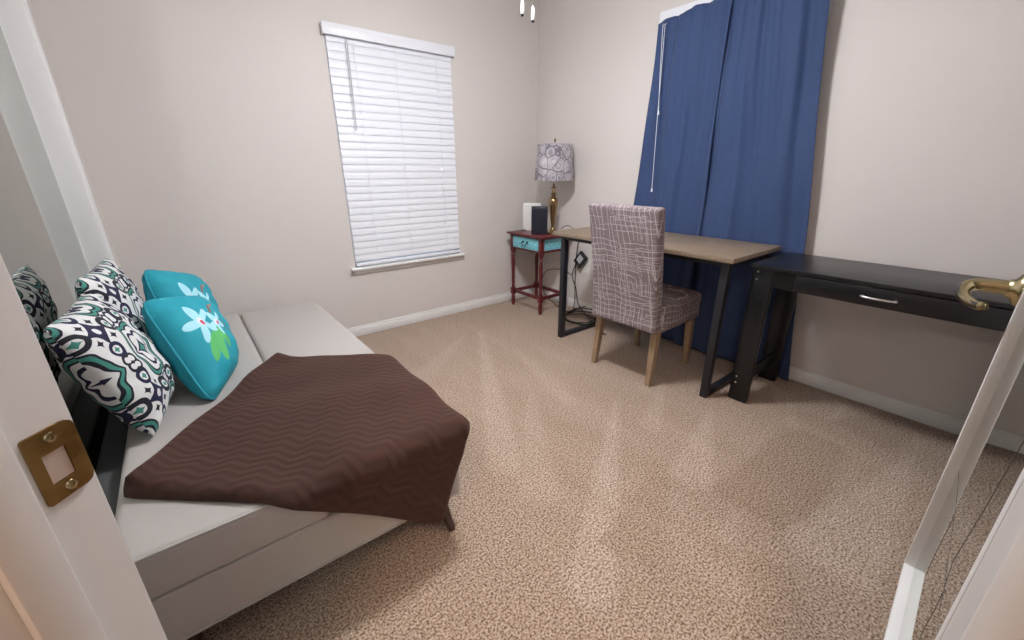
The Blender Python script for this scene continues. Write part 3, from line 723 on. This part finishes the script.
# ---------------------------------------------------------------- sofa bed, folded flat
SX0, SX1, SY0, SY1, SZ = -.278, .575, 1.000, 2.770, .392
t = thing('sofa_bed', 'grey leatherette sofa bed folded flat along the mirrored closet', 'sofa bed', (0, 0, 0))
def cushion(x0, x1, y0, y1, z0, z1, rc, re, crown=.0):
    """rounded slab: rc vertical-corner radius per (far right, far left, near left, near right), re edge radius"""
    bm = BM(); cx_, cy_ = (x0+x1)/2, (y0+y1)/2
    def outl(ins):
        out = []
        for (sx, sy, a0, r) in ((1, 1, 0, rc[0]), (-1, 1, 90, rc[1]), (-1, -1, 180, rc[2]), (1, -1, 270, rc[3])):
            r2 = max(r-ins, .003); X = (x1 if sx > 0 else x0) - sx*r; Y = (y1 if sy > 0 else y0) - sy*r
            for k in range(9):
                a = radians(a0+90*k/8); out.append((X+(r-ins if r > ins else .003)*cos(a) if True else 0, Y+(r-ins if r > ins else .003)*sin(a)))
        return out
    secs = []
    for k in range(5):
        a = radians(90*k/4); secs.append([Vector((x, y, z0+re*.6*(1-sin(a)))) for x, y in outl(re*.6*(1-cos(a)))][::1])
    secs = []
    q = re*.6
    for k in range(5): a = radians(90*k/4); secs.append([Vector((x, y, z0+q-q*cos(a))) for x, y in outl(q-q*sin(a))])
    for k in range(7): a = radians(90*k/6); secs.append([Vector((x, y, z1-re+re*sin(a))) for x, y in outl(re-re*cos(a))])
    o_ = outl(re)
    for f in (.15, .4, .7, .93):
        secs.append([Vector((x+(cx_-x)*f, y+(cy_-y)*f, z1+crown*(1-(1-f)**2))) for x, y in o_])
    loft(bm, secs); return bm
obj('seat_cushion', cushion(.158, SX1, SY0, SY1, .272, SZ, (.06, .02, .02, .03), .020, .006), M_sofa, t, smooth=True)
obj('back_cushion', cushion(SX0, .156, SY0, SY1+.02, .272, SZ+.002, (.02, .05, .03, .02), .020, .004), M_sofa, t, smooth=True)
obj('base', cushion(SX0+.004, SX1-.004, SY0+.004, SY1-.02, .112, .270, (.05, .05, .02, .02), .012), M_sofa, t, smooth=True)
bm = BM(); box(bm, SX0+.05, SX1-.05, SY0+.05, SY1-.08, .085, .113); obj('underframe', bm, M_sofadark, t)
bm = BM()
for (a, b) in ((SX0+.03, .150), (.164, SX1-.03)): tube(bm, [(a, SY0+.004, SZ-.003), (b, SY0+.004, SZ-.003)], .0035, 8)
tube(bm, [(SX0+.02, SY0+.003, .122), (SX1-.02, SY0+.003, .122)], .0035, 8)
obj('piping', bm, M_sofa, t, smooth=True)
bm = BM(); box(bm, -.358, SX0+.003, SY0+.03, SY1-.03, .12, .335, bev=.012, seg=3); obj('rear_rail', bm, M_raildark, t, smooth=True)
for lx, ly, dx, dy in ((SX1-.072, SY0+.050, .006, -.070), (SX0+.09, SY0+.09, -.02, -.04), (SX1-.09, SY1-.13, .02, .04), (SX0+.09, SY1-.13, -.02, .04)):
    bm = BM(); pts = [(lx, ly, .112), (lx+dx*.25, ly+dy*.25, .075), (lx+dx*.65, ly+dy*.65, .03), (lx+dx, ly+dy, .0)]
    tube(bm, smoothpts(pts, 4), [.024-.0011*i for i in range(13)], 14); obj('leg', bm, M_leg, t, smooth='all')

# ---------------------------------------------------------------- brown blanket, folded over the near right corner of the sofa bed
RC = .026
def drape(x, y, lift):
    dx = max(0, x-(SX1-.012)); dy = max(0, (SY0+.012)-y); d = hypot(dx, dy)
    bx_, by_ = min(x, SX1-.012), max(y, SY0+.012); top = SZ+.006
    if d < 1e-6: return Vector((bx_, by_, top+lift))
    ex, ey = dx/d, -dy/d
    qa = RC*pi/2
    both = (min(dx, dy)/d) if d > 0 else 0
    if d < qa: a = d/RC; o_ = RC*sin(a); zz = top-RC*(1-cos(a)); nx, nz = sin(a), cos(a)
    else: o_ = RC + (d-qa)*(.05+.16*both); zz = top-RC-(d-qa)*.99; nx, nz = 1, 0
    return Vector((bx_+ex*(o_+lift*nx), by_+ey*(o_+lift*nx), max(zz+lift*nz, .012+lift)))
QA, QB, QC, QD = Vector((-.288, 1.245)), Vector((.195, 1.915)), Vector((.80, 1.45)), Vector((.462, .655))
bm = BM(); NU, NV = 190, 150
uvl = bm.loops.layers.uv.new('UVMap')
def bl(s, t_):
    # quadrilateral with softly rounded outline
    p = QA*(1-s)*(1-t_) + QB*(1-s)*t_ + QD*s*(1-t_) + QC*s*t_
    c_ = (QA+QB+QC+QD)/4
    k = 0
    p = p + (c_-p)*( .05*(abs(2*t_-1)**6)*(abs(2*s-1)**6) )
    p.x += .010*sin(9*s)*(1-t_)*0 + .006*sin(14*t_+2*s); p.y += .008*sin(11*s+3*t_)
    # outward bow of the far-right edge
    return p
def thick(s, t_):
    e = min(s, 1-s, t_, 1-t_); k = min(1, e/.035); th = .024*sqrt(max(0, 1-(1-k)**2))
    th += .018*math.exp(-((s-.0)/.10)**2 - ((t_-.0)/.10)**2)*min(1, e/.02)          # thick rolled corner tip
    th += .010*math.exp(-((s-.02)/.05)**2)*min(1, e/.02)                           # raised fold along the left edge
    th += .007*sin(7*s+3*sin(5*t_))*sin(6*t_+1)*k + .004*sin(21*s+9*t_)*k
    th += .016*math.exp(-((s-.05)/.08)**2 - ((t_-.96)/.06)**2)*k
    return th
V_ = []
for layer in (0, 1):
    g = []
    for j in range(NV+1):
        row = []
        for i in range(NU+1):
            s, t_ = i/NU, j/NV; p = bl(s, t_); row.append((bm.verts.new(drape(p.x, p.y, .002 + (thick(s, t_) if layer == 0 else 0))), p))
        g.append(row)
    V_.append(g)
    for j in range(NV):
        for i in range(NU):
            q = [g[j][i], g[j][i+1], g[j+1][i+1], g[j+1][i]]
            f = bm.faces.new([a[0] for a in q])
            for lo, a in zip(f.loops, q): lo[uvl].uv = a[1]
bmesh.ops.remove_doubles(bm, verts=bm.verts[:], dist=.0002)
o = obj('blanket', bm, M_blank, smooth='all'); tag(o, 'brown plush zigzag ribbed blanket spread over the sofa bed corner', 'blanket')

# ---------------------------------------------------------------- cushions
def pillow(name, label, grp, corners, thick_, m, pipem=None, pw=3.0, pinch=.07, cr=.03):
    """corners: top-near, top-far, bottom-far, bottom-near in world space"""
    TN, TF, BF, BN = [Vector(c) for c in corners]; c_ = (TN+TF+BF+BN)/4
    nrm = ((TF-TN)+(BF-BN)).cross((TN-BN)+(TF-BF)).normalized()
    if nrm.x < 0: nrm.negate()
    base_ = Vector((c_.x, c_.y, min(BN.z, BF.z)))
    bm = BM(); uvl = bm.loops.layers.uv.new('UVMap'); N = 46
    def pos(s, t_, sd):
        a, b = 2*s-1, 2*t_-1
        ao, bo = a, b; ro = 1-cr*(a*a*b*b)**3; a, b = a*ro, b*ro
        # sides pinch inward between the corners
        a2 = a*(1-pinch*(1-b*b)*abs(a)**1.5); b2 = b*(1-pinch*(1-a*a)*abs(b)**1.5)
        s2, t2 = (a2+1)/2, (b2+1)/2
        p = (TN*(1-s2)+TF*s2)*t2 + (BN*(1-s2)+BF*s2)*(1-t2)
        h = max(0, (1-abs(ao)**pw))**.55*max(0, (1-abs(bo)**pw))**.55
        wr = .006*sin(9*a+4*b)*sin(8*b-3*a)*h + .004*sin(30*b+6*a)*(abs(a)**4)*(1-abs(a)**8)*sd
        return p + nrm*(sd*thick_/2*h + wr*1.0) - base_
    for sd in (1, -1):
        g = [[bm.verts.new(pos(i/N, j/N, sd)) for i in range(N+1)] for j in range(N+1)]
        for j in range(N):
            for i in range(N):
                f = bm.faces.new((g[j][i], g[j][i+1], g[j+1][i+1], g[j+1][i]))
                for lo, (ii, jj) in zip(f.loops, ((i, j), (i+1, j), (i+1, j+1), (i, j+1))): lo[uvl].uv = (ii/N + (0 if sd > 0 else 2.3), jj/N)
    bmesh.ops.remove_doubles(bm, verts=bm.verts[:], dist=.0003)
    root = thing(name, label, 'cushion', base_, 0, grp)
    obj('cover', bm, m, root, smooth='all')
    if m is M_ikat: return root
    bm = BM(); L_ = []
    for k in range(N): L_.append(pos(k/N, 0, 0))
    for k in range(N): L_.append(pos(1, k/N, 0))
    for k in range(N): L_.append(pos(1-k/N, 1, 0))
    for k in range(N): L_.append(pos(0, 1-k/N, 0))
    tube(bm, L_, .0042, 8, closed=True); obj('piping', bm, pipem or m, root, smooth='all')
    return root
M_navypipe = mat('navy_piping', srgb(40, 40, 66), .8)
M_tealpipe = mat('teal_piping', srgb(26, 146, 164), .7)
pillow('throw_pillow', 'white and navy scroll patterned cushion nearest the doorway', 'scroll patterned cushions', ((-.330, 1.49, .80), (-.30, 1.93, .80), (-.150, 1.86, .405), (-.200, 1.50, .405)), .15, M_ikat)
pillow('throw_pillow', 'scroll patterned cushion behind the nearest one, against the closet mirror', 'scroll patterned cushions', ((-.300, 1.86, .85), (-.265, 2.32, .85), (-.20, 2.32, .405), (-.235, 1.90, .405)), .13, M_ikat)
pillow('throw_pillow', 'teal cushion with embroidered white orchids, the nearer of the pair', 'teal orchid cushions', ((-.178, 1.93, .735), (-.010, 2.17, .665), (.060, 1.94, .402), (-.050, 1.625, .402)), .20, M_tealc, M_tealpipe, 2.6, .02, .10)
pillow('throw_pillow', 'teal cushion with embroidered white orchids tucked behind its twin', 'teal orchid cushions', ((-.168, 2.23, .80), (.00, 2.47, .70), (.03, 2.30, .402), (-.10, 2.02, .402)), .19, M_tealc, M_tealpipe, 2.6, .02, .10)

# ---------------------------------------------------------------- ceiling fan with its bowl light and pull chains
t = thing('ceiling_fan', 'ceiling fan light with two short pull chains at the top edge', 'ceiling fan', (1.16, 1.43, CH))
bm = BM(); lathe(bm, [(.0001, 0), (.065, 0), (.07, -.02), (.05, -.045), (.02, -.06), (.0001, -.06)], 28); lathe(bm, [(.013, -.05), (.013, -.14)], 12); obj('canopy', bm, M_trim, t, smooth=True)
bm = BM(); lathe(bm, [(.0001, -.13), (.06, -.13), (.10, -.15), (.11, -.18), (.10, -.22), (.06, -.24), (.05, -.27), (.07, -.28), (.0001, -.28)], 36); obj('motor', bm, M_trim, t, smooth=True)
for k in range(5):
    bm = BM(); MM = Matrix.Rotation(k*2*pi/5+.5, 4, 'Z') @ Matrix.Translation((0, 0, -.20)) @ Matrix.Rotation(.2, 4, 'X')
    box(bm, .20, .62, -.062, .062, -.004, .004, bev=.003, M=MM); box(bm, .09, .24, -.015, .015, .004, .009, M=MM); obj('blade', bm, M_trim, t)
bm = BM(); lathe(bm, [(.128, -.275), (.136, -.288), (.122, -.325), (.088, -.353), (.045, -.367), (.0001, -.370)], 36, cap=False); obj('light_bowl', bm, M_opal, t, smooth=True)
bm = BM(); lathe(bm, [(.0001, -.268), (.132, -.268), (.138, -.273), (.138, -.279), (.0001, -.279)], 36); obj('light_fitter', bm, M_steel, t, smooth=True)
for ax, ay, zl in ((.028, 0., 1.716), (.078, -.004, 1.704)):
    bm = BM(); z0_ = zl-CH
    tube(bm, [(ax, ay-.150, -.262), (ax, ay-.152, -.33), (ax, ay, -.48), (ax, ay, z0_+.055)] if False else [(ax, ay, -.362), (ax, ay, z0_+.05)], .0013, 6)
    o = obj('pull_chain', bm, M_steel, t)
    bm = BM(); lathe(bm, [(.0001, .056), (.003, .054), (.0055, .044), (.0075, .02), (.0065, .008), (.0001, .008)], 14, (ax, ay, z0_)); k = obj('pull_knob', bm, M_white, o, smooth=True)
    bm = BM(); lathe(bm, [(.0001, .009), (.006, .009), (.0055, .002), (.0001, .0)], 14, (ax, ay, z0_)); obj('knob_tip', bm, M_bmetal, k, smooth=True)

# hallway ceiling light behind the camera
t = thing('hall_light', 'warm globe light on the hallway ceiling', 'ceiling light', (-.66, -.45, CH))
bm = BM(); lathe(bm, [(.0001, 0), (.11, 0), (.11, -.02), (.07, -.035), (.0001, -.035)], 28); obj('fitter', bm, M_steel, t, smooth=True)
bm = BM(); lathe(bm, [(.06, -.035), (.10, -.07), (.11, -.11), (.09, -.15), (.05, -.175), (.0001, -.18)], 28, cap=False); obj('globe', bm, M_hallbulb, t, smooth=True)
